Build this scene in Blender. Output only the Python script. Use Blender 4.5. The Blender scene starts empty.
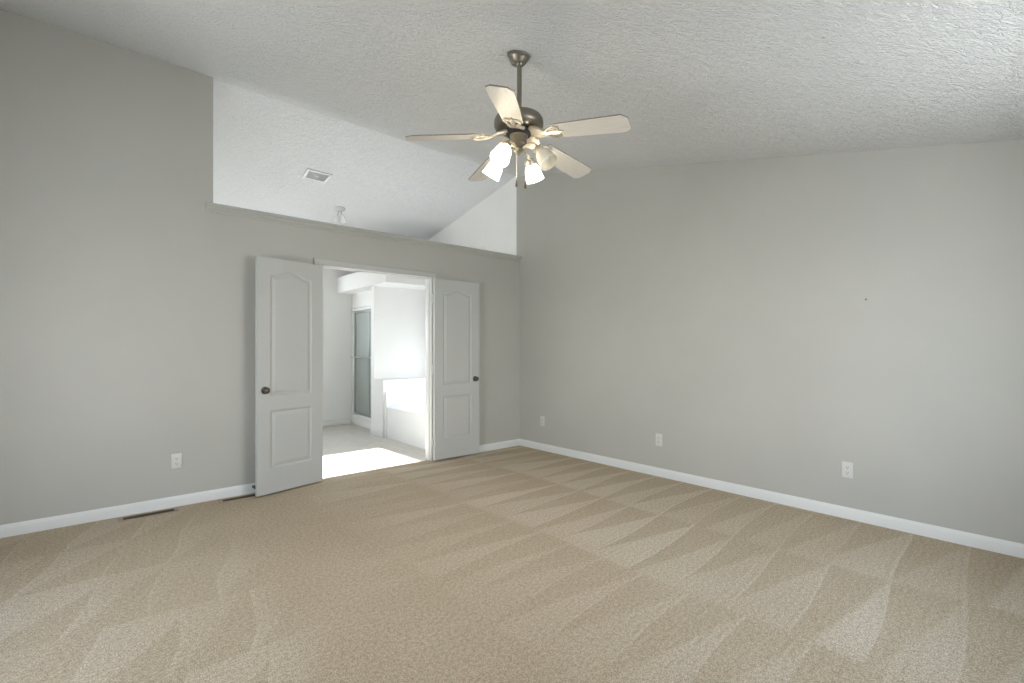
import bpy, bmesh, math, random
from mathutils import Vector, Matrix
random.seed(7)
C = bpy.context.scene.collection
scene = bpy.context.scene
PI = math.pi
R = math.radians

# ------------------------------------------------------------------ camera
cam_d = bpy.data.cameras.new('camera'); cam = bpy.data.objects.new('camera', cam_d); C.objects.link(cam)
cam.location = (-4.19, -4.62, 1.25); cam.rotation_euler = (R(90), 0, R(-41.3))
cam_d.sensor_width = 36; cam_d.lens = 479.0/1024*36; cam_d.shift_y = 7.5/1024; cam_d.clip_start = .02
scene.camera = cam

# ------------------------------------------------------------------ colour management, world, sun
vs = scene.view_settings
vs.view_transform = 'Standard'; vs.look = 'None'; vs.exposure = 0.84; vs.gamma = 1; vs.use_curve_mapping = False
scene.cycles.max_bounces = 12; scene.cycles.diffuse_bounces = 8; scene.cycles.transparent_max_bounces = 12
scene.cycles.use_denoising = True
scene.cycles.sample_clamp_indirect = 8

SKY = 6.0
world = bpy.data.worlds.new('world'); scene.world = world; world.use_nodes = True
wn, wl = world.node_tree.nodes, world.node_tree.links
bg = wn['Background']; bg.inputs['Strength'].default_value = SKY
tc = wn.new('ShaderNodeTexCoord'); sep = wn.new('ShaderNodeSeparateXYZ'); mr = wn.new('ShaderNodeMapRange'); cr = wn.new('ShaderNodeValToRGB')
mr.inputs['From Min'].default_value = -1; mr.inputs['From Max'].default_value = 1
wl.new(tc.outputs['Generated'], sep.inputs[0]); wl.new(sep.outputs['Z'], mr.inputs['Value']); wl.new(mr.outputs[0], cr.inputs[0]); wl.new(cr.outputs[0], bg.inputs['Color'])
e = cr.color_ramp.elements
e[0].position = 0.0; e[0].color = (.65, .685, .705, 1)
e[1].position = 1.0; e[1].color = (.62, .78, 1.0, 1)
for p, c in ((.47, (.69, .73, .75, 1)), (.53, (.92, .965, 1.0, 1))):
    x = e.new(p); x.color = c

sun_d = bpy.data.lights.new('sun', 'SUN'); sun = bpy.data.objects.new('sun', sun_d); C.objects.link(sun)
sun_d.energy = 23; sun_d.angle = R(1.2); sun_d.color = (1, .97, .93)
sun.rotation_euler = Vector((.01, -1.0, -.66)).to_track_quat('-Z', 'Y').to_euler()

def portal(name, loc, rot, sx, sy):
    d = bpy.data.lights.new(name, 'AREA'); d.shape = 'RECTANGLE'; d.size = sx; d.size_y = sy; d.cycles.is_portal = True
    o = bpy.data.objects.new(name, d); C.objects.link(o); o.location = loc; o.rotation_euler = rot
    return o

# ------------------------------------------------------------------ node helpers and materials
def mat(name, color=(.8, .8, .8), rough=.5, metal=0.0, spec=.5, **kw):
    m = bpy.data.materials.new(name); m.use_nodes = True
    b = m.node_tree.nodes['Principled BSDF']
    b.inputs['Base Color'].default_value = (*color, 1); b.inputs['Roughness'].default_value = rough
    b.inputs['Metallic'].default_value = metal; b.inputs['Specular IOR Level'].default_value = spec
    for k, v in kw.items(): b.inputs[k.replace('_', ' ')].default_value = v
    return m

class G:
    """small wrapper that writes shader math"""
    def __init__(s, m): s.m = m; s.n = m.node_tree.nodes; s.l = m.node_tree.links; s.b = s.n['Principled BSDF']
    def sock(s, node, i, v):
        if hasattr(v, 'is_linked') or isinstance(v, bpy.types.NodeSocket): s.l.new(v, node.inputs[i])
        else: node.inputs[i].default_value = v
    def math(s, op, a, b=0.0, c=0.0, clamp=False):
        n = s.n.new('ShaderNodeMath'); n.operation = op; n.use_clamp = clamp
        s.sock(n, 0, a); s.sock(n, 1, b); s.sock(n, 2, c); return n.outputs[0]
    def coord(s):
        n = s.n.new('ShaderNodeTexCoord'); return n.outputs['Object']
    def xyz(s, v):
        n = s.n.new('ShaderNodeSeparateXYZ'); s.l.new(v, n.inputs[0]); return n.outputs
    def comb(s, x, y, z=0.0):
        n = s.n.new('ShaderNodeCombineXYZ'); s.sock(n, 0, x); s.sock(n, 1, y); s.sock(n, 2, z); return n.outputs[0]
    def mapping(s, v, scale=(1, 1, 1), rot=(0, 0, 0)):
        n = s.n.new('ShaderNodeMapping'); s.l.new(v, n.inputs[0]); n.inputs['Scale'].default_value = scale; n.inputs['Rotation'].default_value = rot; return n.outputs[0]
    def noise(s, v, scale, detail=2.0, rough=.5, dist=0.0, out='Fac'):
        n = s.n.new('ShaderNodeTexNoise'); s.l.new(v, n.inputs['Vector']); n.inputs['Scale'].default_value = scale
        n.inputs['Detail'].default_value = detail; n.inputs['Roughness'].default_value = rough; n.inputs['Distortion'].default_value = dist
        return n.outputs[out]
    def white(s, v):
        n = s.n.new('ShaderNodeTexWhiteNoise'); n.noise_dimensions = '2D'; s.l.new(v, n.inputs['Vector']); return n.outputs['Value']
    def ramp(s, f, stops):
        n = s.n.new('ShaderNodeValToRGB'); s.l.new(f, n.inputs[0]); e = n.color_ramp.elements
        e[0].position, e[0].color = stops[0][0], (*stops[0][1], 1); e[1].position, e[1].color = stops[-1][0], (*stops[-1][1], 1)
        for p, c in stops[1:-1]: q = e.new(p); q.color = (*c, 1)
        return n.outputs[0]
    def range(s, v, a, b, c=0.0, d=1.0, smooth=False):
        n = s.n.new('ShaderNodeMapRange'); n.interpolation_type = 'SMOOTHSTEP' if smooth else 'LINEAR'
        s.l.new(v, n.inputs[0])
        for i, q in enumerate((a, b, c, d)): n.inputs[i+1].default_value = q
        return n.outputs[0]
    def mix(s, f, a, b):
        n = s.n.new('ShaderNodeMix'); n.data_type = 'RGBA'; s.sock(n, 0, f)
        for i, v in ((6, a), (7, b)):
            if isinstance(v, tuple): n.inputs[i].default_value = (*v, 1)
            else: s.l.new(v, n.inputs[i])
        return n.outputs[2]
    def bump(s, h, strength, dist, normal=None):
        n = s.n.new('ShaderNodeBump'); n.inputs['Strength'].default_value = strength; n.inputs['Distance'].default_value = dist
        s.l.new(h, n.inputs['Height'])
        if normal is not None: s.l.new(normal, n.inputs['Normal'])
        s.l.new(n.outputs[0], s.b.inputs['Normal']); return n.outputs[0]
    def color(s, c): s.l.new(c, s.b.inputs['Base Color'])

def paint(name, c, amp=.03, bump=.12, rough=.75):
    m = mat(name, c, rough, spec=.25); g = G(m); co = g.coord()
    f = g.noise(co, 1.3, 3)
    g.color(g.ramp(f, ((.3, tuple(v*(1-amp) for v in c)), (.7, tuple(v*(1+amp) for v in c)))))
    g.bump(g.noise(co, 160, 3), bump, .002)
    return m
M = {}
M['wall'] = paint('greige_wall_paint', (.49, .485, .45))
M['bath_wall'] = paint('bathroom_wall_paint', (.82, .82, .81))
M['white'] = paint('white_trim_paint', (.74, .75, .74), .01, .05, .4)
M['door'] = paint('dimmed_white_door_paint', (.52, .53, .512), .01, .08, .42)  # white paint darkened, the dimness around the doors is put into the colour
M['plate'] = mat('ivory_plastic', (.66, .66, .63), .35)
M['dark'] = mat('dark_slot', (.03, .028, .025), .7)
M['nickel'] = mat('brushed_nickel', (.27, .245, .205), .38, .9)
G_ = G(M['nickel']); co = G_.coord(); G_.bump(G_.noise(G_.mapping(co, (20, 20, 400)), 6, 2), .06, .001)
M['pewter'] = mat('satin_pewter', (.62, .56, .47), .4, .75)
M['bronze'] = mat('aged_bronze', (.16, .14, .115), .3, .9)
M['register'] = mat('brown_register_enamel', (.055, .036, .022), .6, .1)
M['register_frame'] = mat('tan_register_enamel', (.36, .28, .2), .5, .1)
M['chrome'] = mat('satin_chrome', (.62, .64, .63), .28, .95)
M['tub'] = mat('glossy_white_acrylic', (.86, .87, .87), .18)
M['shower_frame'] = mat('brushed_aluminium', (.42, .45, .44), .35, .8)
M['chain'] = mat('pull_chain_metal', (.72, .69, .62), .35, .7)
M['fob'] = mat('wooden_fob', (.12, .075, .04), .5)
# frosted shower glass
m = mat('obscure_glass', (.50, .55, .53), .35); g = G(m); g.bump(g.noise(g.coord(), 90, 2), .3, .003)
tr = g.n.new('ShaderNodeBsdfTransparent'); mx = g.n.new('ShaderNodeMixShader'); mx.inputs[0].default_value = .30
g.l.new(g.b.outputs[0], mx.inputs[1]); g.l.new(tr.outputs[0], mx.inputs[2]); g.l.new(mx.outputs[0], g.n['Material Output'].inputs[0]); M['obscure'] = m
# window glass, thin
m = mat('window_glass', (1, 1, 1), .02); g = G(m)
tr = g.n.new('ShaderNodeBsdfTransparent'); gl = g.n.new('ShaderNodeBsdfGlossy'); gl.inputs['Roughness'].default_value = .02; mx = g.n.new('ShaderNodeMixShader'); mx.inputs[0].default_value = .06
g.l.new(tr.outputs[0], mx.inputs[1]); g.l.new(gl.outputs[0], mx.inputs[2]); g.l.new(mx.outputs[0], g.n['Material Output'].inputs[0]); M['glass'] = m
# fan blade: bleached wood
m = mat('whitewashed_wood', (.66, .63, .57), .38); g = G(m); co = g.coord()
f = g.noise(g.mapping(co, (3, 40, 40)), 3, 3); g.color(g.ramp(f, ((.3, (.62, .585, .53)), (.7, (.72, .69, .635))))); M['blade'] = m
M['blade_edge'] = mat('blade_edge_banding', (.22, .19, .15), .5)
# lamp shades
def shade_mat(name, glow):
    m = mat(name, (.90, .88, .82), .25); g = G(m); co = g.coord()
    f = g.noise(co, 18, 3, .6, 1.5); g.color(g.ramp(f, ((.3, (.80, .78, .72)), (.7, (.93, .92, .87)))))
    t = g.n.new('ShaderNodeBsdfTranslucent'); t.inputs[0].default_value = (.95, .92, .85, 1)
    mx = g.n.new('ShaderNodeMixShader'); mx.inputs[0].default_value = .55
    g.l.new(g.b.outputs[0], mx.inputs[1]); g.l.new(t.outputs[0], mx.inputs[2]); g.l.new(mx.outputs[0], g.n['Material Output'].inputs[0])
    if glow:
        g.b.inputs['Emission Color'].default_value = (1, .96, .88, 1); g.b.inputs['Emission Strength'].default_value = glow
    return m
M['shade_lit'] = shade_mat('lit_alabaster_glass', 3.0)
M['shade_off'] = shade_mat('alabaster_glass', 0)
M['shade_white'] = mat('white_opal_glass', (.90, .91, .91), .2)
M['bulb_lit'] = mat('glowing_bulb', (1, .9, .75), .3); b = M['bulb_lit'].node_tree.nodes['Principled BSDF']
b.inputs['Emission Color'].default_value = (1, .92, .80, 1); b.inputs['Emission Strength'].default_value = 450
M['bulb_off'] = mat('dull_bulb', (.85, .84, .8), .3)
# ceiling: slap-brush texture
def ceiling_mat(name, c):
    m = mat(name, c, .85, spec=.15); g = G(m); co = g.coord()
    st = g.mapping(g.mapping(co, rot=(0, 0, R(41))), (.62, 1.9, 1))
    a = g.noise(st, 17, 4, .62, 1.2)
    b2 = g.noise(g.mapping(g.mapping(co, rot=(0, 0, R(25))), (.7, 1.5, 1)), 30, 3, .6, 1.8)
    h = g.math('ADD', g.math('ABSOLUTE', g.math('SUBTRACT', a, .5)), g.math('MULTIPLY', g.math('ABSOLUTE', g.math('SUBTRACT', b2, .5)), .8))
    g.bump(g.math('MULTIPLY', h, -1.0), 1.0, .036)
    return m
M['ceiling'] = ceiling_mat('textured_ceiling_paint', (.85, .853, .845))
M['bath_ceiling'] = ceiling_mat('bathroom_ceiling_paint', (.90, .91, .92))
# carpet
def carpet_mat():
    m = mat('beige_cut_pile_carpet', (.45, .39, .3), .95, spec=.1); g = G(m); co = g.coord(); x, y, z = g.xyz(co)
    warp = g.math('SUBTRACT', g.noise(co, .8, 0), .5)
    warp2 = g.math('SUBTRACT', g.noise(co, 1.6, 0), .5)
    # rows of vacuum strokes drawn out from the right-hand wall
    u = g.math('ADD', g.math('DIVIDE', g.math('MULTIPLY', x, -1.0), .94), g.math('MULTIPLY', warp, .22))
    row = g.math('FLOOR', u); fu = g.math('FRACT', u)
    off = g.white(g.comb(row, 3.0))
    v = g.math('ADD', g.math('DIVIDE', y, .275), g.math('ADD', g.math('MULTIPLY', warp, .5), g.math('ADD', off, g.math('MULTIPLY', u, .27))))
    cell = g.math('FLOOR', v); fv = g.math('FRACT', v)
    rnd = g.white(g.comb(cell, row)); rnd2 = g.white(g.comb(row, cell))
    d = g.math('SUBTRACT', g.math('MULTIPLY', fu, g.math('ADD', .65, g.math('MULTIPLY', rnd, .6))), fv)
    tri = g.range(d, -.10, .04, 0, 1, True)
    tri = g.math('MULTIPLY', tri, g.math('ADD', .35, g.math('MULTIPLY', rnd2, .65)))
    def stripe(c, w): return g.range(g.math('ABSOLUTE', g.math('SUBTRACT', fv, c)), 0, w, 1, 0, True)
    streak = g.noise(g.mapping(co, (2.2, 34, 1)), 1.0, 3, .6)
    line = g.math('SUBTRACT', g.math('ADD', g.math('MULTIPLY', stripe(.035, .035), .34), g.math('MULTIPLY', stripe(.20, .03), .20)), g.math('ADD', g.math('MULTIPLY', stripe(.10, .03), .22), g.math('MULTIPLY', stripe(.25, .025), .14)))
    line = g.math('MULTIPLY', line, g.math('ADD', .25, rnd))
    line = g.math('ADD', line, g.math('MULTIPLY', g.math('SUBTRACT', streak, .5), .55))
    rowl = g.math('MULTIPLY', g.range(g.math('ABSOLUTE', g.math('SUBTRACT', fu, .02)), .0, .03, 1, 0, True), .25)
    pa = g.math('ADD', tri, g.math('ADD', line, rowl))
    fadeA = g.range(x, -3.4, -2.2, .0, 1, True)
    soft = g.range(x, -2.0, -1.7, .55, 1, True)
    pa = g.math('MULTIPLY', pa, g.math('MULTIPLY', fadeA, soft))
    # broader strokes beside the left-hand end of the door wall
    u2 = g.math('ADD', g.math('DIVIDE', y, -.60), g.math('MULTIPLY', warp, .6)); row2 = g.math('FLOOR', u2); fu2 = g.math('FRACT', u2)
    v2 = g.math('ADD', g.math('DIVIDE', g.math('ADD', x, g.math('MULTIPLY', y, -.25)), .31), g.math('ADD', g.math('MULTIPLY', warp2, .5), g.white(g.comb(row2, 8.0))))
    cell2 = g.math('FLOOR', v2); fv2 = g.math('FRACT', v2); r3 = g.white(g.comb(cell2, g.math('ADD', row2, 31.0)))
    d2 = g.math('SUBTRACT', g.math('MULTIPLY', g.math('SUBTRACT', 1.0, fu2), g.math('ADD', .4, r3)), fv2)
    t2 = g.math('MULTIPLY', g.range(d2, -.08, .03, 0, 1, True), g.math('ADD', .15, g.math('MULTIPLY', r3, .8)))
    l2 = g.math('MULTIPLY', g.range(g.math('ABSOLUTE', g.math('SUBTRACT', fv2, .03)), 0, .045, 1, 0, True), .4)
    pb = g.math('MULTIPLY', g.math('ADD', t2, l2), g.range(x, -3.75, -3.35, .62, 0, True))
    pat = g.math('ADD', pa, pb)
    blotch = g.math('MULTIPLY', g.math('SUBTRACT', g.noise(co, 1.7, 3), .5), .8)
    pat = g.math('ADD', pat, blotch)
    # small dents, drawn only as dark spots of shade in the colour
    vo = g.n.new('ShaderNodeTexVoronoi'); vo.inputs['Scale'].default_value = 1.15; g.l.new(g.mapping(co, (1, .8, 0)), vo.inputs['Vector'])
    dent_shade = g.range(vo.outputs['Distance'], .02, .05, 1, 0, True)
    pat = g.math('SUBTRACT', pat, g.math('MULTIPLY', dent_shade, g.math('MULTIPLY', g.math('GREATER_THAN', g.white(vo.outputs['Color']), .45), .35)))
    base = g.ramp(g.range(pat, -.3, 1.2), ((0, (.465, .375, .265)), (.25, (.495, .405, .295)), (1, (.61, .53, .42))))
    tuft = g.noise(co, 185, 2, .6); tuft2 = g.noise(co, 55, 2, .5)
    t = g.math('ADD', g.math('MULTIPLY', tuft, .75), g.math('MULTIPLY', tuft2, .25))
    fac = g.range(t, .34, .66, .45, 1.46)
    n = g.n.new('ShaderNodeMix'); n.data_type = 'RGBA'; n.blend_type = 'MULTIPLY'; n.inputs[0].default_value = 1
    g.l.new(base, n.inputs[6]); cc = g.comb(fac, fac, fac); g.l.new(cc, n.inputs[7]); g.color(n.outputs[2])
    g.bump(t, .9, .010)
    return m
M['carpet'] = carpet_mat()
m = mat('pale_vinyl_tile', (.62, .59, .54), .45); g = G(m); co = g.coord(); x, y, z = g.xyz(co)
gx = g.range(g.math('ABSOLUTE', g.math('SUBTRACT', g.math('FRACT', g.math('DIVIDE', x, .305)), .5)), .475, .49, 0, 1)
gy = g.range(g.math('ABSOLUTE', g.math('SUBTRACT', g.math('FRACT', g.math('DIVIDE', y, .305)), .5)), .475, .49, 0, 1)
f = g.noise(co, 9, 4, .6); cA = g.ramp(f, ((.3, (.55, .52, .465)), (.7, (.66, .63, .575))))
g.color(g.mix(g.math('MULTIPLY', g.math('MAXIMUM', gx, gy), .5), cA, (.47, .45, .41))); M['vinyl'] = m

# ------------------------------------------------------------------ mesh helpers
def box(bm, lo, hi, bev=0.0, seg=2):
    t = bmesh.new()
    bmesh.ops.create_cube(t, size=1)
    for v in t.verts:
        v.co = Vector([(lo[i]+hi[i])/2 + v.co[i]*(hi[i]-lo[i]) for i in range(3)])
    if bev: bmesh.ops.bevel(t, geom=list(t.edges), offset=bev, segments=seg, affect='EDGES', profile=.5)
    merge(bm, t)
def merge(bm, t, mtx=None):
    if mtx is not None: bmesh.ops.transform(t, matrix=mtx, verts=t.verts)
    me = bpy.data.meshes.new('tmp'); t.to_mesh(me); t.free(); bm.from_mesh(me); bpy.data.meshes.remove(me)
def lathe(bm, prof, seg=32, mtx=None, cap=True):
    t = bmesh.new(); rings = []
    for r, z in prof:
        rings.append([t.verts.new((r*math.cos(2*PI*k/seg), r*math.sin(2*PI*k/seg), z)) for k in range(seg)])
    for a, b in zip(rings, rings[1:]):
        for k in range(seg): t.faces.new((a[k], a[(k+1) % seg], b[(k+1) % seg], b[k]))
    if cap: t.faces.new(rings[0][::-1]); t.faces.new(rings[-1])
    bmesh.ops.recalc_face_normals(t, faces=t.faces)
    merge(bm, t, mtx)
def tube(bm, pts, rad, seg=10, mtx=None):
    t = bmesh.new(); pts = [Vector(p) for p in pts]; n = len(pts)
    rads = rad if isinstance(rad, (list, tuple)) else [rad]*n
    rings = []; up = None
    for i, p in enumerate(pts):
        d = (pts[min(i+1, n-1)] - pts[max(i-1, 0)]).normalized()
        if up is None: up = d.orthogonal().normalized()
        up = (up - d*up.dot(d)).normalized(); w = d.cross(up)
        rings.append([t.verts.new(p + (up*math.cos(2*PI*k/seg) + w*math.sin(2*PI*k/seg))*rads[i]) for k in range(seg)])
    for a, b in zip(rings, rings[1:]):
        for k in range(seg): t.faces.new((a[k], a[(k+1) % seg], b[(k+1) % seg], b[k]))
    t.faces.new(rings[0][::-1]); t.faces.new(rings[-1])
    bmesh.ops.recalc_face_normals(t, faces=t.faces)
    merge(bm, t, mtx)
def prism(bm, outline, axis, a, b, bev=0.0):
    """extrude a 2-D outline along an axis: 'x' outline=(y,z), 'y' outline=(x,z), 'z' outline=(x,y)"""
    t = bmesh.new()
    def P(q, w): return {'x': (w, q[0], q[1]), 'y': (q[0], w, q[1]), 'z': (q[0], q[1], w)}[axis]
    f = t.faces.new([t.verts.new(P(q, a)) for q in outline])
    ex = bmesh.ops.extrude_face_region(t, geom=[f])
    vs_ = [v for v in ex['geom'] if isinstance(v, bmesh.types.BMVert)]
    d = {'x': (b-a, 0, 0), 'y': (0, b-a, 0), 'z': (0, 0, b-a)}[axis]
    bmesh.ops.translate(t, vec=d, verts=vs_)
    bmesh.ops.recalc_face_normals(t, faces=t.faces)
    if bev: bmesh.ops.bevel(t, geom=list(t.edges), offset=bev, segments=2, affect='EDGES', profile=.5)
    merge(bm, t)
def sphere(bm, c, r, sc=(1, 1, 1), u=16, v=10):
    t = bmesh.new(); bmesh.ops.create_uvsphere(t, u_segments=u, v_segments=v, radius=r)
    merge(bm, t, Matrix.Translation(c) @ Matrix.Diagonal((*sc, 1)))

def obj(name, bm, m, parent=None, smooth=True, label=None, mats=None):
    me = bpy.data.meshes.new(name); bm.to_mesh(me); bm.free()
    for k in (mats or [m]): me.materials.append(k)
    if smooth:
        me.polygons.foreach_set('use_smooth', [True]*len(me.polygons)); me.set_sharp_from_angle(angle=R(35))
    o = bpy.data.objects.new(name, me); C.objects.link(o)
    if parent: o.parent = parent
    if label: o['label'] = label
    return o
def tag(o, label=None, cat=None, group=None, kind=None):
    if label: o['label'] = label
    if cat: o['category'] = cat
    if group: o['group'] = group
    if kind: o['kind'] = kind
    return o
def thing(name, label, cat, loc=(0, 0, 0), rz=0.0, group=None, kind=None):
    o = bpy.data.objects.new(name, None); C.objects.link(o); o.empty_display_size = .1
    o.location = loc; o.rotation_euler = (0, 0, rz)
    return tag(o, label, cat, group, kind)
def struct(name, bm, m, label=None, parent=None, smooth=False):
    o = obj(name, bm, m, parent, smooth); o['kind'] = 'structure'
    if label: o['label'] = label
    return o
def copy_tree(o, parent=None):
    c = o.copy(); C.objects.link(c)
    if parent is not None: c.parent = parent
    for ch in list(o.children): copy_tree(ch, c)
    return c

# ------------------------------------------------------------------ room numbers (metres; corner of the two seen walls at the origin)
XL, YF = -5.3, -4.95           # far ends of the bedroom
RZ, RY = 3.515, .06            # ridge height and position
SB, SH = .222, .21             # slope of the bedroom / bathroom ceilings
YB, XBL = 3.2, -3.9            # bathroom far wall, bathroom left wall
DX0, DX1, DH = -2.555, -1.335, 2.045
T = .12
def zbed(y): return RZ + SB*(y-RY)
def zbath(y): return RZ - SH*(y-RY)

bm = bmesh.new(); box(bm, (XL-.1, YF-.1, -.08), (.1, .05, 0)); floor = struct('floor', bm, M['carpet'], 'beige carpeted bedroom floor with vacuum tracks')
bm = bmesh.new(); box(bm, (XBL-.1, .05, -.08), (.1, YB+.1, -.004)); struct('floor_bathroom', bm, M['vinyl'], 'pale bathroom floor beyond the double doors')
# wall with the doorway and the open ledge above it
bm = bmesh.new()
prism(bm, [(XL, 0), (DX0-.018, 0), (DX0-.018, DH+.018), (DX1+.018, DH+.018), (DX1+.018, 0), (0, 0), (0, 2.425), (-3.43, 2.425), (-3.43, RZ-.005), (XL, RZ-.005)], 'y', 0, T)
struct('wall_back', bm, M['wall'], 'greige wall with the double doorway and open ledge above')
# right wall, with the bathroom window opening left free
WY0, WY1, WZ0, WZ1 = .16, 1.46, .56, 1.44
bm = bmesh.new()
def wall_x(bm, x0, x1, y0, y1, hole, top):
    # a wall in a plane of constant x; hole=(ya,yb,za,zb) or None; top = height function
    def piece(ya, yb, za, ztop):
        if ztop is None: prism(bm, [(ya, za), (yb, za), (yb, top(yb)), (ya, top(ya))], 'x', x0, x1)
        else: box(bm, (x0, ya, za), (x1, yb, ztop))
    if hole is None: piece(y0, y1, 0, None); return
    ya, yb, za, zb = hole
    piece(y0, ya, 0, None); piece(ya, yb, 0, za); piece(ya, yb, zb, None); piece(yb, y1, 0, None)
wall_x(bm, 0, .14, YF-.1, RY, None, zbed)
struct('wall_right', bm, M['wall'], 'long greige wall on the right with three outlets')
bm = bmesh.new(); wall_x(bm, 0, .14, RY, YB+.1, (WY0, WY1, WZ0, WZ1), zbath)
struct('wall_bathroom_right', bm, M['bath_wall'], 'bathroom outer wall with a window above the tub')
LW = (-3.2, -1.25, .75, 2.15)
bm = bmesh.new(); wall_x(bm, XL-.14, XL, YF-.1, RY, LW, zbed); struct('wall_left', bm, M['wall'], 'greige wall with a window opposite the long wall')
BW = (-2.45, -.92, .75, 2.15)
bm = bmesh.new()
box(bm, (XL, YF-.14, 0), (BW[0], YF, zbed(YF))); box(bm, (BW[1], YF-.14, 0), (0, YF, zbed(YF)))
box(bm, (BW[0], YF-.14, 0), (BW[1], YF, BW[2])); box(bm, (BW[0], YF-.14, BW[3]), (BW[1], YF, zbed(YF)))
struct('wall_front', bm, M['wall'], 'greige window wall behind the viewer')
FW = (-3.15, -1.43, 1.40, 2.16)
bm = bmesh.new(); zt = zbath(YB+.1)
box(bm, (XBL, YB, 0), (FW[0], YB+.12, zt)); box(bm, (FW[1], YB, 0), (0, YB+.12, zt)); box(bm, (FW[0], YB, 0), (FW[1], YB+.12, FW[2])); box(bm, (FW[0], YB, FW[3]), (FW[1], YB+.12, zt))
struct('wall_bathroom_back', bm, M['bath_wall'], 'bathroom far wall')
bm = bmesh.new(); wall_x(bm, XBL-.14, XBL, T, YB, None, zbath); struct('wall_bathroom_left', bm, M['bath_wall'], 'bathroom left wall')
# ceilings: two slopes that meet in a ridge above the door wall
bm = bmesh.new(); prism(bm, [(YF-.2, zbed(YF-.2)), (RY, RZ), (RY, RZ+.12), (YF-.2, zbed(YF-.2)+.12)], 'x', XL-.2, .2); struct('ceiling', bm, M['ceiling'], 'textured sloping bedroom ceiling')
bm = bmesh.new(); prism(bm, [(RY, RZ), (YB+.2, zbath(YB+.2)), (YB+.2, zbath(YB+.2)+.12), (RY, RZ+.12)], 'x', XL-.2, .2); struct('ceiling_bathroom', bm, M['bath_ceiling'], 'white sloping bathroom ceiling')

# ------------------------------------------------------------------ trim
BASE = [(0, 0), (.013, 0), (.013, .058), (.0105, .066), (.0075, .071), (.0065, .077), (.003, .083), (0, .083)]
def base_x(bm, x0, x1, y, side):      # runs along x, sticks out to side*y
    prism(bm, [(y + side*a, b) for a, b in BASE], 'x', x0, x1)
def base_y(bm, y0, y1, x, side):
    prism(bm, [(x + side*a, b) for a, b in BASE], 'y', y0, y1)
CW = .057
bm = bmesh.new(); base_x(bm, XL, DX0-CW-.004, 0, -1); base_x(bm, DX1+CW+.004, 0, 0, -1); struct('baseboard_back', bm, M['white'], 'white baseboard on the doorway wall', smooth=True)
bm = bmesh.new(); base_y(bm, YF, -.013, 0, -1); struct('baseboard_right', bm, M['white'], 'white baseboard along the long wall', smooth=True)
bm = bmesh.new(); base_y(bm, YF, -.013, XL, 1); struct('baseboard_left', bm, M['white'], 'white baseboard on the left wall', smooth=True)
bm = bmesh.new(); base_x(bm, XBL, -.90, YB, -1); base_y(bm, T, YB-.013, XBL, 1); struct('baseboard_bathroom', bm, M['white'], 'white baseboard in the bathroom', smooth=True)
# ledge cap on the open part of the wall
bm = bmesh.new()
lip = [(0, 2.386), (-.010, 2.386), (-.013, 2.395), (-.013, 2.402), (-.018, 2.404), (-.026, 2.412), (-.029, 2.420), (-.029, 2.426), (-.043, 2.427), (-.047, 2.433), (-.047, 2.444), (-.042, 2.450)]
cap = lip + [(T+.02, 2.450), (T+.02, 2.425), (0, 2.425)]
prism(bm, cap, 'x', -3.43, 0)
prism(bm, lip + [(0, 2.450)], 'x', -3.485, -3.43)
struct('trim_1', bm, M['wall'], 'moulded ledge cap along the top of the half wall', smooth=True)
# door jamb and casings
bm = bmesh.new()
for x0, x1 in ((DX0-.018, DX0), (DX1, DX1+.018)): box(bm, (x0, -.004, 0), (x1, T+.004, DH+.018), .0015)
box(bm, (DX0, -.004, DH), (DX1, T+.004, DH+.018), .0015)
for x0, x1 in ((DX0, DX0+.011), (DX1-.011, DX1)): box(bm, (x0, .034, 0), (x1, .07, DH), .002)
box(bm, (DX0+.011, .034, DH-.011), (DX1-.011, .07, DH), .002)
struct('trim_2', bm, M['white'], 'white door jamb lining the doorway', smooth=True)
CAS = [(0, 0), (.009, 0), (.012, .006), (.010, .014), (.014, .026), (.017, .046), (.016, .054), (.012, CW), (0, CW)]   # (depth, across)
def casing(name, label, face, side, m=None):
    bm = bmesh.new()
    prism(bm, [(DX0-.004-a, face+side*d) for d, a in CAS], 'z', 0, DH+.004+CW)
    prism(bm, [(DX1+.004+a, face+side*d) for d, a in CAS], 'z', 0, DH+.004+CW)
    prism(bm, [(face+side*d, DH+.004+a) for d, a in CAS], 'x', DX0-.004-CW, DX1+.004+CW)
    struct(name, bm, m or M['white'], label, smooth=True)
casing('trim_3', 'white casing around the doorway on the bedroom side', 0, -1, M['door'])  # white casing in the darker door colour, which stands in for its shade
casing('trim_4', 'white casing around the doorway on the bathroom side', T, 1)

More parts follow.
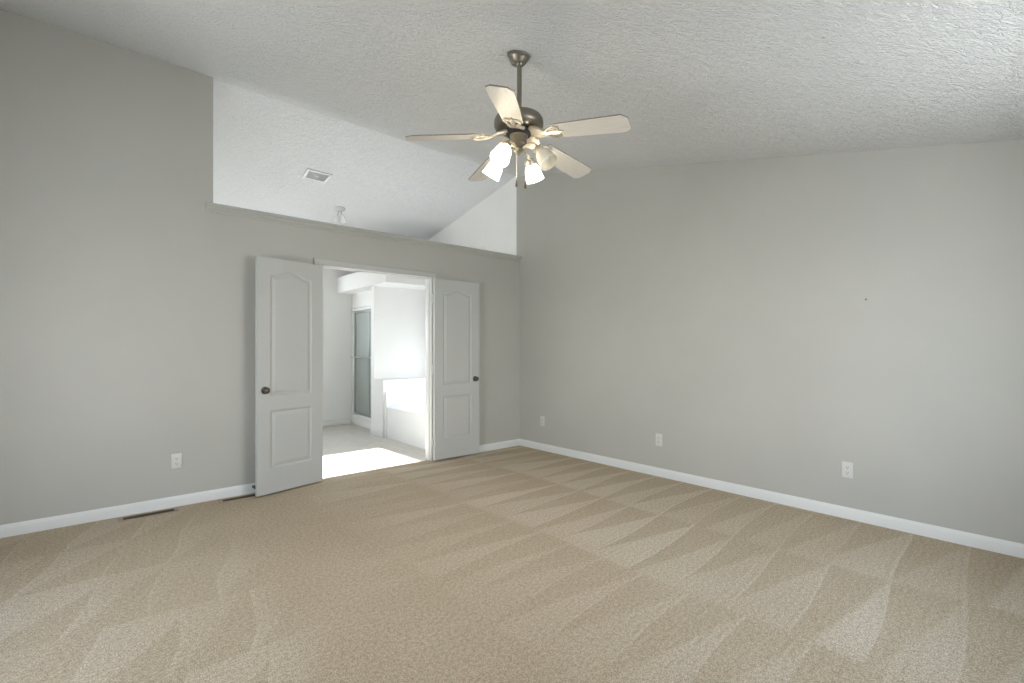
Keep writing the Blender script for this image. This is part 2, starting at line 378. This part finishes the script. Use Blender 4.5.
# ------------------------------------------------------------------ windows
def window(name, axis, face, outside, a0, a1, z0, z1, label, rail=True):
    """axis 'x': wall of constant x; face = inner face coordinate; outside = +1/-1"""
    root = thing(name, label, None, kind='structure')
    def bx(bm, d0, d1, a, b, za, zb, bev=.002):
        lo, hi = sorted((face+outside*d0, face+outside*d1))
        if axis == 'x': box(bm, (lo, a, za), (hi, b, zb), bev)
        else: box(bm, (a, lo, za), (b, hi, zb), bev)
    bm = bmesh.new(); w = .04
    bx(bm, .05, .12, a0, a0+w, z0, z1); bx(bm, .05, .12, a1-w, a1, z0, z1); bx(bm, .05, .12, a0+w, a1-w, z0, z0+w); bx(bm, .05, .12, a0+w, a1-w, z1-w, z1)
    zm = (z0+z1)/2
    if rail: bx(bm, .06, .11, a0+w, a1-w, zm-.02, zm+.02)
    obj('window_frame', bm, M['white'], root)
    bm = bmesh.new(); bx(bm, .082, .086, a0+w, a1-w, z0+w, zm, 0); bx(bm, .082, .086, a0+w, a1-w, zm, z1-w, 0); obj('pane', bm, M['glass'], root, False)
    bm = bmesh.new(); bx(bm, -.03, .05, a0-.03, a1+.03, z0-.02, z0+.001); obj('window_sill', bm, M['white'], root)
    bm = bmesh.new(); c = .057
    bx(bm, -.015, -.0005, a0-c, a0, z0+.002, z1+c); bx(bm, -.015, -.0005, a1, a1+c, z0+.002, z1+c); bx(bm, -.015, -.0005, a0, a1, z1, z1+c); bx(bm, -.015, -.0005, a0-c, a1+c, z0-.08, z0-.021)
    obj('window_trim', bm, M['white'], root)
    return root
window('window_1', 'y', YF, -1, BW[0], BW[1], BW[2], BW[3], 'wide bedroom window in the wall behind the viewer')
window('window_2', 'x', XL, -1, LW[0], LW[1], LW[2], LW[3], 'bedroom window in the left wall')
window('window_3', 'x', 0, 1, WY0, WY1, WZ0, WZ1, 'bathroom window above the tub', False)
window('window_4', 'y', YB, 1, FW[0], FW[1], FW[2], FW[3], 'high window in the far bathroom wall', False)
portal('daylight_portal', ((FW[0]+FW[1])/2, YB+.20, (FW[2]+FW[3])/2), (R(90), 0, R(180)), FW[1]-FW[0]+.1, FW[3]-FW[2]+.1)
portal('daylight_portal', ((BW[0]+BW[1])/2, YF-.20, (BW[2]+BW[3])/2), (R(90), 0, 0), BW[1]-BW[0]+.1, BW[3]-BW[2]+.1)
portal('daylight_portal', (XL-.20, (LW[0]+LW[1])/2, (LW[2]+LW[3])/2), (R(90), 0, R(-90)), LW[1]-LW[0]+.1, LW[3]-LW[2]+.1)
portal('daylight_portal', (.20, (WY0+WY1)/2, (WZ0+WZ1)/2), (R(90), 0, R(90)), WY1-WY0+.1, WZ1-WZ0+.1)

# ------------------------------------------------------------------ double door leaves
LWd, LHt, LTh = .607, 2.018, .035
def leaf_mesh():
    nx, nz = 102, 290
    mx_ = .112; w = LWd
    panels = [(.215, .706, 0.0), (.834, 1.868, .052)]      # bottom, shoulder, rise of the arch
    def depth(x, z):
        best = -1
        for zb, zs, rise in panels:
            u = abs(x-w/2)/(w/2-mx_); top = zs
            if rise and u < 1: top = zs + rise*(0.5+0.5*math.cos(PI*min(u/.86, 1.0)))
            best = max(best, min(x-mx_, w-mx_-x, z-zb, top-z))
        d = best
        if d <= 0: return 0.0
        if d < .009: return -.0095*(d/.009)
        if d < .014: return -.0095
        if d < .040: return -.0095 + .0080*((d-.014)/.026)
        return -.0015
    bm = bmesh.new()
    for side in (1, -1):
        grid = [[bm.verts.new((LWd*i/nx, side*(LTh/2 + depth(LWd*i/nx, LHt*j/nz)), LHt*j/nz)) for i in range(nx+1)] for j in range(nz+1)]
        for j in range(nz):
            for i in range(nx):
                q = (grid[j][i], grid[j][i+1], grid[j+1][i+1], grid[j+1][i])
                bm.faces.new(q if side < 0 else q[::-1])
        if side == 1: g1 = grid
        else: g2 = grid
    rim1 = g1[0][:-1] + [r[-1] for r in g1[:-1]] + g1[-1][:0:-1] + [r[0] for r in g1[:0:-1]]
    rim2 = g2[0][:-1] + [r[-1] for r in g2[:-1]] + g2[-1][:0:-1] + [r[0] for r in g2[:0:-1]]
    n = len(rim1)
    for k in range(n): bm.faces.new((rim1[k], rim1[(k+1) % n], rim2[(k+1) % n], rim2[k]))
    bmesh.ops.recalc_face_normals(bm, faces=bm.faces)
    return bm
def make_leaf(name, label, pivot, ang, mirror, first=None):
    """the slab runs from the pivot along local +x; both faces moulded"""
    root = thing(name, label, None, (pivot[0], pivot[1], .014), ang, kind='structure')
    if first is None: sl = obj('slab', leaf_mesh(), M['door'], root)
    else: sl = first.copy(); C.objects.link(sl); sl.parent = root
    sl.location = (.006, 0, 0)
    # knob with its rose, on both faces
    kx, kz = .006+LWd-.062, .885
    for s in (1, -1):
        bm = bmesh.new(); M4 = Matrix.Translation((kx, s*LTh/2, kz)) @ Matrix.Rotation(-s*PI/2, 4, 'X')
        lathe(bm, [(.0005, .052), (.012, .0515), (.021, .047), (.0265, .039), (.0265, .033), (.022, .026), (.013, .021), (.0105, .016), (.0115, .009), (.024, .007), (.031, .004), (.0325, 0)], 28, M4)
        obj('door_knob', bm, M['bronze'], root)
    for hz in (.20, 1.01, 1.80):
        bm = bmesh.new(); s = -1 if mirror else 1
        tube(bm, [(0, s*(LTh/2+.004), hz-.045), (0, s*(LTh/2+.004), hz+.045)], .0065, 12)
        sphere(bm, (0, s*(LTh/2+.004), hz+.047), .0065); sphere(bm, (0, s*(LTh/2+.004), hz-.047), .0065)
        box(bm, (.002, s*(LTh/2)-.001, hz-.044), (.0055, s*LTh/2+.004, hz+.044) if s > 0 else (.0055, s*LTh/2+.001, hz+.044))
        obj('hinge', bm, M['chrome'], root)
    return root, sl
# left leaf swings out about 15 degrees clear of the wall, right leaf nearly flat on it
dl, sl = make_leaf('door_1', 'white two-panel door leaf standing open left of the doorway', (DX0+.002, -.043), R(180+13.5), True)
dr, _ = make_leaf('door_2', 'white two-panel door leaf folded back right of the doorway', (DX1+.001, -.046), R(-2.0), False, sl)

# ------------------------------------------------------------------ bathroom built-ins
KX = -1.09
bm = bmesh.new(); box(bm, (KX, 1.67, 0), (0, 2.055, .81)); struct('partition_1', bm, M['bath_wall'], 'half wall between tub and shower')
bm = bmesh.new(); box(bm, (KX, 1.955, .81), (0, 2.055, 2.17)); struct('partition_2', bm, M['bath_wall'], 'thin white wall above the half wall by the tub')
bm = bmesh.new(); box(bm, (-1.15, 1.46, 2.17), (0, YB, 2.42)); struct('beam', bm, M['bath_wall'], 'boxed soffit over the shower and tub')
bm = bmesh.new(); box(bm, (-.90, 2.055, 1.93), (-.80, YB, 2.17)); struct('lintel', bm, M['bath_wall'], 'wall above the shower door')
bm = bmesh.new(); base_y(bm, 1.67, 2.055+.013, KX, -1); base_x(bm, KX-.013, -.90, 2.055, 1); struct('baseboard_partition', bm, M['white'], 'white baseboard around the end of the half wall', smooth=True)
# shower stall: moulded pan and surround, framed door
sh = thing('shower_stall', 'white shower stall with framed obscure glass door beyond the doorway', 'shower', (-.9, 2.06, -.004))
bm = bmesh.new(); W = YB-2.06
box(bm, (0, .002, 0), (.10, W-.002, .17), .012, 3); box(bm, (.09, .002, 0), (.895, W-.002, .06), .01)
box(bm, (-.012, .002, 0), (.0, W-.002, .10), .004); obj('shower_pan', bm, M['tub'], sh)
bm = bmesh.new(); box(bm, (.86, .004, .06), (.895, W-.004, 1.92), .008); box(bm, (.10, W-.035, .06), (.88, W-.004, 1.92), .008); box(bm, (.10, .004, .06), (.88, .035, 1.92), .008)
box(bm, (-.004, W-.062, .17), (.10, W-.004, 1.93), .008); box(bm, (-.004, .004, .17), (.10, .045, 1.93), .008); box(bm, (-.004, .045, 1.885), (.10, W-.062, 1.93), .006); obj('surround', bm, M['tub'], sh)
bm = bmesh.new(); y0, y1 = .046, W-.063
box(bm, (.012, y0, .172), (.05, y1, .215), .003); box(bm, (.012, y0, 1.845), (.05, y1, 1.884), .003); box(bm, (.012, y0, .215), (.05, y0+.03, 1.845), .003); box(bm, (.012, y1-.032, .215), (.05, y1, 1.845), .003)
box(bm, (.018, .52, .215), (.045, .55, 1.845), .002); obj('shower_frame', bm, M['shower_frame'], sh)
bm = bmesh.new(); box(bm, (.028, y0+.03, .215), (.034, .52, 1.845)); box(bm, (.028, .55, .215), (.034, y1-.032, 1.845)); obj('glass_pane', bm, M['obscure'], sh, False)
bm = bmesh.new(); tube(bm, [(-.035, .12, 1.12), (-.035, W-.03, 1.12)], .008, 12)
for yy in (.16, W-.09): tube(bm, [(-.035, yy, 1.12), (.015, yy, 1.12)], [.009, .011], 10); sphere(bm, (-.037, yy, 1.12), .013)
obj('towel_bar', bm, M['chrome'], sh)

# tub
tb = thing('bathtub', 'white alcove bathtub with a plain apron beside the half wall', 'bathtub', (KX+.03, T+.004, -.004))
bm = bmesh.new(); L, Wd, H = 1.67-T-.008, -KX-.034, .435
def rrect(cx, cy, hx, hy, r, z, n=8):
    pts = []
    for qx, qy, a0 in ((1, 1, 0), (-1, 1, 90), (-1, -1, 180), (1, -1, 270)):
        for k in range(n+1):
            a = R(a0+90*k/n); pts.append((cx+qx*(hx-r)+r*math.cos(a), cy+qy*(hy-r)+r*math.sin(a), z))
    return pts
loops = [rrect(Wd/2, L/2, Wd/2, L/2, .012, 0), rrect(Wd/2, L/2, Wd/2, L/2, .012, H-.02), rrect(Wd/2, L/2, Wd/2-.005, L/2-.005, .02, H-.005), rrect(Wd/2, L/2, Wd/2-.018, L/2-.018, .03, H),
         rrect(Wd/2, L/2, Wd/2-.095, L/2-.10, .20, H), rrect(Wd/2, L/2, Wd/2-.115, L/2-.12, .22, H-.02), rrect(Wd/2, L/2, Wd/2-.15, L/2-.18, .24, .16), rrect(Wd/2, L/2, Wd/2-.21, L/2-.26, .22, .10)]
vl = [[bm.verts.new(p) for p in lp] for lp in loops]
for a, b in zip(vl, vl[1:]):
    for k in range(len(a)): bm.faces.new((a[k], a[(k+1) % len(a)], b[(k+1) % len(a)], b[k]))
bm.faces.new(vl[-1]); bm.faces.new(vl[0][::-1]); bmesh.ops.recalc_face_normals(bm, faces=bm.faces)
obj('tub_body', bm, M['tub'], tb)
bm = bmesh.new(); box(bm, (-.018, L-.055, 0), (.03, L-.003, .60), .008, 3); prism(bm, [(L-.055+.004, .60), (L-.007, .60), (L-.020, .645), (L-.029, .655), (L-.040, .645)], 'x', -.014, .026)
obj('side_flange', bm, M['tub'], tb)
bm = bmesh.new(); lathe(bm, [(.0005, .006), (.030, .006), (.034, 0)], 20, Matrix.Translation((Wd/2, L/2+.35, .10))); obj('drain', bm, M['chrome'], tb)

# ------------------------------------------------------------------ ceiling fan with light kit
FX, FY = -2.358, -2.592
ZC = zbed(FY)
def cam_dir(deg): return R(deg-41.3)       # angle seen from the camera -> angle in the room
fan = thing('ceiling_fan', 'five-blade brushed nickel ceiling fan with four alabaster glass lights', 'ceiling fan', (FX, FY, 0))
bm = bmesh.new(); tilt = math.atan(SB)
lathe(bm, [(.0005, -.056), (.024, -.056), (.034, -.053), (.043, -.044), (.051, -.032), (.057, -.021), (.061, -.014), (.066, -.011), (.067, -.003), (.062, 0.0)], 40, Matrix.Translation((0, 0, ZC)) @ Matrix.Rotation(tilt, 4, 'X'))
obj('canopy', bm, M['nickel'], fan)
bm = bmesh.new(); tube(bm, [(0, -.006, ZC-.05), (0, -.006, 2.585)], .0135, 18); sphere(bm, (0, -.006, ZC-.054), .024, (1, 1, .8)); obj('downrod', bm, M['nickel'], fan)
bm = bmesh.new()
lathe(bm, [(.0005, 2.612), (.022, 2.612), (.027, 2.604), (.030, 2.590), (.060, 2.585), (.105, 2.578), (.128, 2.568), (.138, 2.553), (.141, 2.535), (.140, 2.518), (.134, 2.508), (.120, 2.500), (.095, 2.497), (.0005, 2.497)], 56)
obj('motor_housing', bm, M['nickel'], fan)
bm = bmesh.new(); lathe(bm, [(.0005, 2.498), (.072, 2.498), (.074, 2.490), (.070, 2.468), (.0005, 2.468)], 40); obj('flywheel', bm, M['dark'], fan)
bm = bmesh.new()
lathe(bm, [(.0005, 2.470), (.050, 2.470), (.052, 2.463), (.048, 2.458), (.047, 2.420), (.050, 2.414), (.048, 2.408), (.036, 2.404), (.030, 2.396), (.032, 2.384), (.027, 2.374), (.016, 2.368), (.010, 2.360), (.0005, 2.357)], 40)
obj('switch_housing', bm, M['nickel'], fan)
# blades and their scrolled irons
BZ, BR = 2.470, .635
def blade_bm():
    bm = bmesh.new(); r0, r1 = .205, BR
    up = [(r0, -.050), (r0+.01, -.056), (.40, -.064), (r1-.030, -.069), (r1, -.040)]
    out = up + [(x, -y) for x, y in reversed(up)]
    t = bmesh.new(); f = t.faces.new([t.verts.new((x, y, 0)) for x, y in out])
    ex = bmesh.ops.extrude_face_region(t, geom=[f]); bmesh.ops.translate(t, vec=(0, 0, .0065), verts=[v for v in ex['geom'] if isinstance(v, bmesh.types.BMVert)])
    bmesh.ops.recalc_face_normals(t, faces=t.faces)
    for f in t.faces: f.material_index = 0 if abs(f.normal.z) > .5 else 1
    me = bpy.data.meshes.new('tmp'); t.to_mesh(me); t.free(); bm.from_mesh(me); bpy.data.meshes.remove(me)
    return bm
def iron_bm():
    bm = bmesh.new(); z0 = BZ
    # neck from the flywheel out to the blade root, two curling arms and a screw plate
    for s in (1, -1):
        pts = [(.062, s*.014, .022), (.088, s*.036, .016), (.118, s*.042, .006), (.150, s*.022, -.002), (.172, s*.016, -.004), (.198, s*.036, -.005), (.228, s*.047, -.005), (.252, s*.034, -.005), (.250, s*.014, -.005), (.234, s*.010, -.005), (.226, s*.020, -.005)]
        tube(bm, pts, [.008, .010, .010, .009, .0075, .007, .0065, .006, .0055, .005, .0045], 10)
    prism(bm, [(.066, -.020), (.090, -.036), (.120, -.042), (.148, -.022), (.175, -.010), (.200, -.012), (.262, -.008), (.276, 0), (.262, .008), (.200, .012), (.175, .010), (.148, .022), (.120, .042), (.090, .036), (.066, .020)], 'z', -.009, -.001)
    for v in bm.verts: pass
    for x, y in ((.215, -.036), (.215, .036), (.262, 0)): sphere(bm, (x, y, -.006), .0055, (1, 1, .5), 10, 6)
    return bm
# the flat plate rises to the flywheel near the hub
def lift(bm):
    for v in bm.verts:
        if v.co.z < 0 and v.co.x < .15: v.co.z += .022*max(0, (.15-v.co.x)/.08)
    return bm
b0 = obj('fan_blade', blade_bm(), None, fan, False, mats=[M['blade'], M['blade_edge']])
i0 = obj('blade_iron', lift(iron_bm()), M['pewter'], fan)
PITCH = R(-12.5); DROOP = R(6.0)
for k, a in enumerate((-99, -27, 45, 117, 189)):
    if k == 0: b, i = b0, i0
    else:
        b = b0.copy(); C.objects.link(b); b.parent = fan
        i = i0.copy(); C.objects.link(i); i.parent = fan
    mtx = Matrix.Translation((0, 0, BZ)) @ Matrix.Rotation(cam_dir(a), 4, 'Z') @ Matrix.Rotation(DROOP, 4, 'Y')
    b.matrix_local = mtx @ Matrix.Rotation(PITCH, 4, 'X')
    i.matrix_local = mtx @ Matrix.Rotation(PITCH, 4, 'X')
# light arms, shades, bulbs
for a, lit in ((58, True), (148, True), (238, True), (-32, False)):
    ang = cam_dir(a); rad = Vector((math.cos(ang), math.sin(ang), 0))
    bm = bmesh.new()
    pts = [rad*r + Vector((0, 0, z)) for r, z in ((.030, 2.392), (.060, 2.404), (.092, 2.403), (.114, 2.389), (.124, 2.367))]
    tube(bm, pts, .0075, 12)
    ax = (rad*.60 + Vector((0, 0, -.80))).normalized(); base = rad*.124 + Vector((0, 0, 2.367))
    MT = Matrix.Translation(base) @ ax.to_track_quat('Z', 'Y').to_matrix().to_4x4()
    lathe(bm, [(.0005, -.008), (.018, -.008), (.027, 0), (.030, .012), (.030, .024), (.027, .026)], 24, MT)
    for q in range(3):
        qa = 2*PI*q/3; tube(bm, [(.027*math.cos(qa), .027*math.sin(qa), .018), (.040*math.cos(qa), .040*math.sin(qa), .018)], .003, 8, MT)
    obj('light_arm', bm, M['pewter'], fan)
    bm = bmesh.new()
    outer = [(.0245, .012), (.0255, .022), (.032, .034), (.041, .048), (.045, .062), (.047, .078), (.049, .094), (.053, .112), (.055, .120)]
    inner = [(r-.003, z) for r, z in reversed(outer)]
    lathe(bm, outer + inner + [outer[0]], 32, MT, cap=False)
    sd = obj('lamp_shade', bm, M['shade_lit'] if lit else M['shade_off'], fan, label='lit white glass shade' if lit else 'unlit cream glass shade')
    bm = bmesh.new(); lathe(bm, [(.0005, .020), (.010, .022), (.012, .034), (.020, .052), (.024, .068), (.022, .082), (.013, .091), (.0005, .093)], 20, MT)
    bl = obj('bulb', bm, M['bulb_lit'] if lit else M['bulb_off'], sd)
# pull chains
cx, cz = Vector((.751, -.660, 0)), Vector((.660, .751, 0))
for off, dz, z0, z1, r in ((-.012, -.03, 2.37, 2.203, .0013), (.038, -.01, 2.41, 2.200, .0012)):
    p = cx*off + cz*dz
    bm = bmesh.new(); tube(bm, [p + Vector((0, 0, z0)), p + Vector((0, 0, z1))], r, 8)
    n = int((z0-z1)/.008)
    for q in range(n): sphere(bm, p + Vector((0, 0, z1+q*.008)), r*1.5, u=8, v=6)
    ch = obj('pull_chain', bm, M['chain'], fan)
    bm = bmesh.new(); lathe(bm, [(.0005, .040), (.003, .039), (.004, .030), (.007, .012), (.0075, .005), (.005, 0), (.0005, -.001)], 14, Matrix.Translation(p + Vector((0, 0, z1-.038))))
    obj('chain_fob', bm, M['fob'], ch)

# ------------------------------------------------------------------ outlets, registers, vent, small fittings
def make_outlet(name, label, loc, rz, group):
    """local: plate lies in the x-z plane and faces -y"""
    t = thing(name, label, 'outlet', loc, rz, group)
    bm = bmesh.new(); box(bm, (-.036, -.006, -.060), (.036, .0, .060), .0028, 3); sphere(bm, (0, -.006, 0), .0032, (1, .5, 1), 10, 6); obj('cover_plate', bm, M['plate'], t)
    for zc in (.0195, -.0195):
        bm = bmesh.new()
        out = [(.017*math.cos(R(a)), .0145*max(-.85, min(.85, math.sin(R(a))))/.85+zc) for a in range(0, 360, 15)]
        prism(bm, out, 'y', -.0085, -.005); r = obj('receptacle', bm, M['plate'], t)
        bm = bmesh.new(); box(bm, (-.0075, -.0092, zc-.002), (-.0052, -.0082, zc+.008)); box(bm, (.0052, -.0092, zc-.001), (.0075, -.0082, zc+.007))
        lathe(bm, [(.0028, -.0004), (.0028, .0006)], 12, Matrix.Translation((0, -.0087, zc-.008)) @ Matrix.Rotation(PI/2, 4, 'X')); obj('slots', bm, M['dark'], r)
    return t
GO = 'wall outlets near the baseboards'
o1 = make_outlet('wall_outlet', 'white duplex outlet on the doorway wall, above the floor register', (-3.68, -.0005, .36), 0, GO)
for y, lab in ((-3.60, 'white duplex outlet on the long wall, closest to the viewer'), (-2.04, 'white duplex outlet on the long wall, middle of its three'), (-.425, 'white duplex outlet on the long wall, closest to the room corner')):
    c = copy_tree(o1); c['label'] = lab; c.location = (-.0005, y, .358); c.rotation_euler = (0, 0, R(-90))
def make_register(loc, label):
    t = thing('floor_register', label, 'floor vent', loc, 0, 'floor registers along the doorway wall')
    bm = bmesh.new(); w, d = .36, .095
    for lo, hi in (((-w/2, -d/2, 0), (w/2, -d/2+.010, .007)), ((-w/2, d/2-.010, 0), (w/2, d/2, .007)), ((-w/2, -d/2+.016, 0), (-w/2+.025, d/2-.016, .007)), ((w/2-.025, -d/2+.016, 0), (w/2, d/2-.016, .007))): box(bm, lo, hi, .002)
    obj('register_frame', bm, M['register_frame'], t)
    bm = bmesh.new(); box(bm, (-w/2+.02, -d/2+.012, .0005), (w/2-.02, d/2-.012, .0015)); obj('duct_opening', bm, M['dark'], t)
    bm = bmesh.new()
    for k in range(27):
        x = -w/2+.031+k*.0115; box(bm, (x-.0014, -d/2+.010, .0015), (x+.0014, d/2-.010, .004))
    box(bm, (-w/2+.025, -.002, .002), (w/2-.025, .002, .0045)); obj('grille', bm, M['register'], t)
    return t
r1 = make_register((-3.86, -.105, .0005), 'brown floor register in the carpet below the wall outlet')
r2 = copy_tree(r1); r2.location = (-3.225, -.105, .0005); r2['label'] = 'brown floor register half hidden behind the open left door'
# door stop on the baseboard
ds = thing('door_stop', 'short dark door stop on the baseboard behind the left door', 'door stop', (-3.13, -.013, .055))
bm = bmesh.new(); lathe(bm, [(.013, 0), (.013, .004), (.006, .007), (.0055, .050)], 14, Matrix.Rotation(PI/2, 4, 'X')); obj('rod', bm, M['bronze'], ds)
bm = bmesh.new(); lathe(bm, [(.008, .050), (.010, .053), (.010, .066), (.007, .070)], 14, Matrix.Rotation(PI/2, 4, 'X')); obj('tip', bm, M['dark'], ds)
# vent and lamp on the bathroom slope
def on_slope(x, y):
    return Matrix.Translation((x, y, zbath(y))) @ Matrix.Rotation(-math.atan(SH), 4, 'X')
v = thing('ceiling_vent', 'white square-cornered air vent on the bathroom ceiling slope', 'vent'); v.matrix_world = on_slope(-2.19, 1.13)
bm = bmesh.new(); w, d = .145, .105
for lo, hi in (((-w, -d, -.012), (w, -d+.030, -.0005)), ((-w, d-.030, -.012), (w, d, -.0005)), ((-w, -d+.03, -.012), (-w+.035, d-.03, -.0005)), ((w-.035, -d+.03, -.012), (w, d-.03, -.0005))): box(bm, lo, hi, .004)
obj('vent_frame', bm, M['white'], v)
bm = bmesh.new(); box(bm, (-w+.03, -d+.025, -.003), (w-.03, d-.025, -.001)); obj('duct_opening', bm, mat('grey_duct', (.80, .81, .81), .6), v)
bm = bmesh.new()
for k in range(9):
    y = -d+.036+k*.0165
    t = bmesh.new(); bmesh.ops.create_cube(t, size=1); bmesh.ops.scale(t, vec=(2*w-.07, .012, .0015), verts=t.verts)
    merge(bm, t, Matrix.Translation((0, y, -.008)) @ Matrix.Rotation(R(40), 4, 'X'))
box(bm, (-.02, -.014, -.013), (.02, .014, -.009), .002)
obj('louver', bm, mat('vent_enamel', (.68, .69, .69), .5), v)
cl = thing('ceiling_light', 'small white two-globe lamp on the bathroom ceiling above the ledge', 'ceiling light', (-1.66, 1.80, zbath(1.80)))
bm = bmesh.new(); lathe(bm, [(.0005, -.030), (.020, -.030), (.060, -.018), (.073, -.008), (.075, 0.012)], 28, Matrix.Rotation(-math.atan(SH), 4, 'X')); obj('ceiling_plate', bm, mat('painted_grey_metal', (.62, .62, .61), .45), cl)
for s in (-1, 1):
    d = cx*s
    bm = bmesh.new(); tube(bm, [(d*.012) + Vector((0, 0, -.025)), d*.022 + Vector((0, 0, -.055)), d*.033 + Vector((0, 0, -.095))], .007, 10); obj('stem', bm, M['chrome'], cl)
    bm = bmesh.new(); MT = Matrix.Translation(d*.035 + Vector((0, 0, -.085))) @ (d*.15+Vector((0, 0, -1))).normalized().to_track_quat('Z', 'Y').to_matrix().to_4x4()
    outer = [(.014, 0), (.022, .012), (.032, .035), (.040, .065), (.046, .10)]
    lathe(bm, outer + [(r-.003, z) for r, z in reversed(outer)] + [outer[0]], 24, MT, cap=False); q = obj('lamp_shade', bm, M['shade_white'], cl)
    bm = bmesh.new(); lathe(bm, [(.0005, .010), (.010, .014), (.022, .045), (.022, .060), (.012, .075), (.0005, .078)], 18, MT); obj('bulb', bm, M['bulb_off'], q)
# nail left in the long wall
bm = bmesh.new(); p = Vector((0, -3.715, 1.605)); lathe(bm, [(.0018, 0), (.0018, .014), (.0065, .0145), (.0065, .017)], 12, Matrix.Translation(p) @ Matrix.Rotation(-PI/2, 4, 'Y'))
tag(obj('nail', bm, M['bronze']), 'small dark nail left in the long bare wall', 'nail')
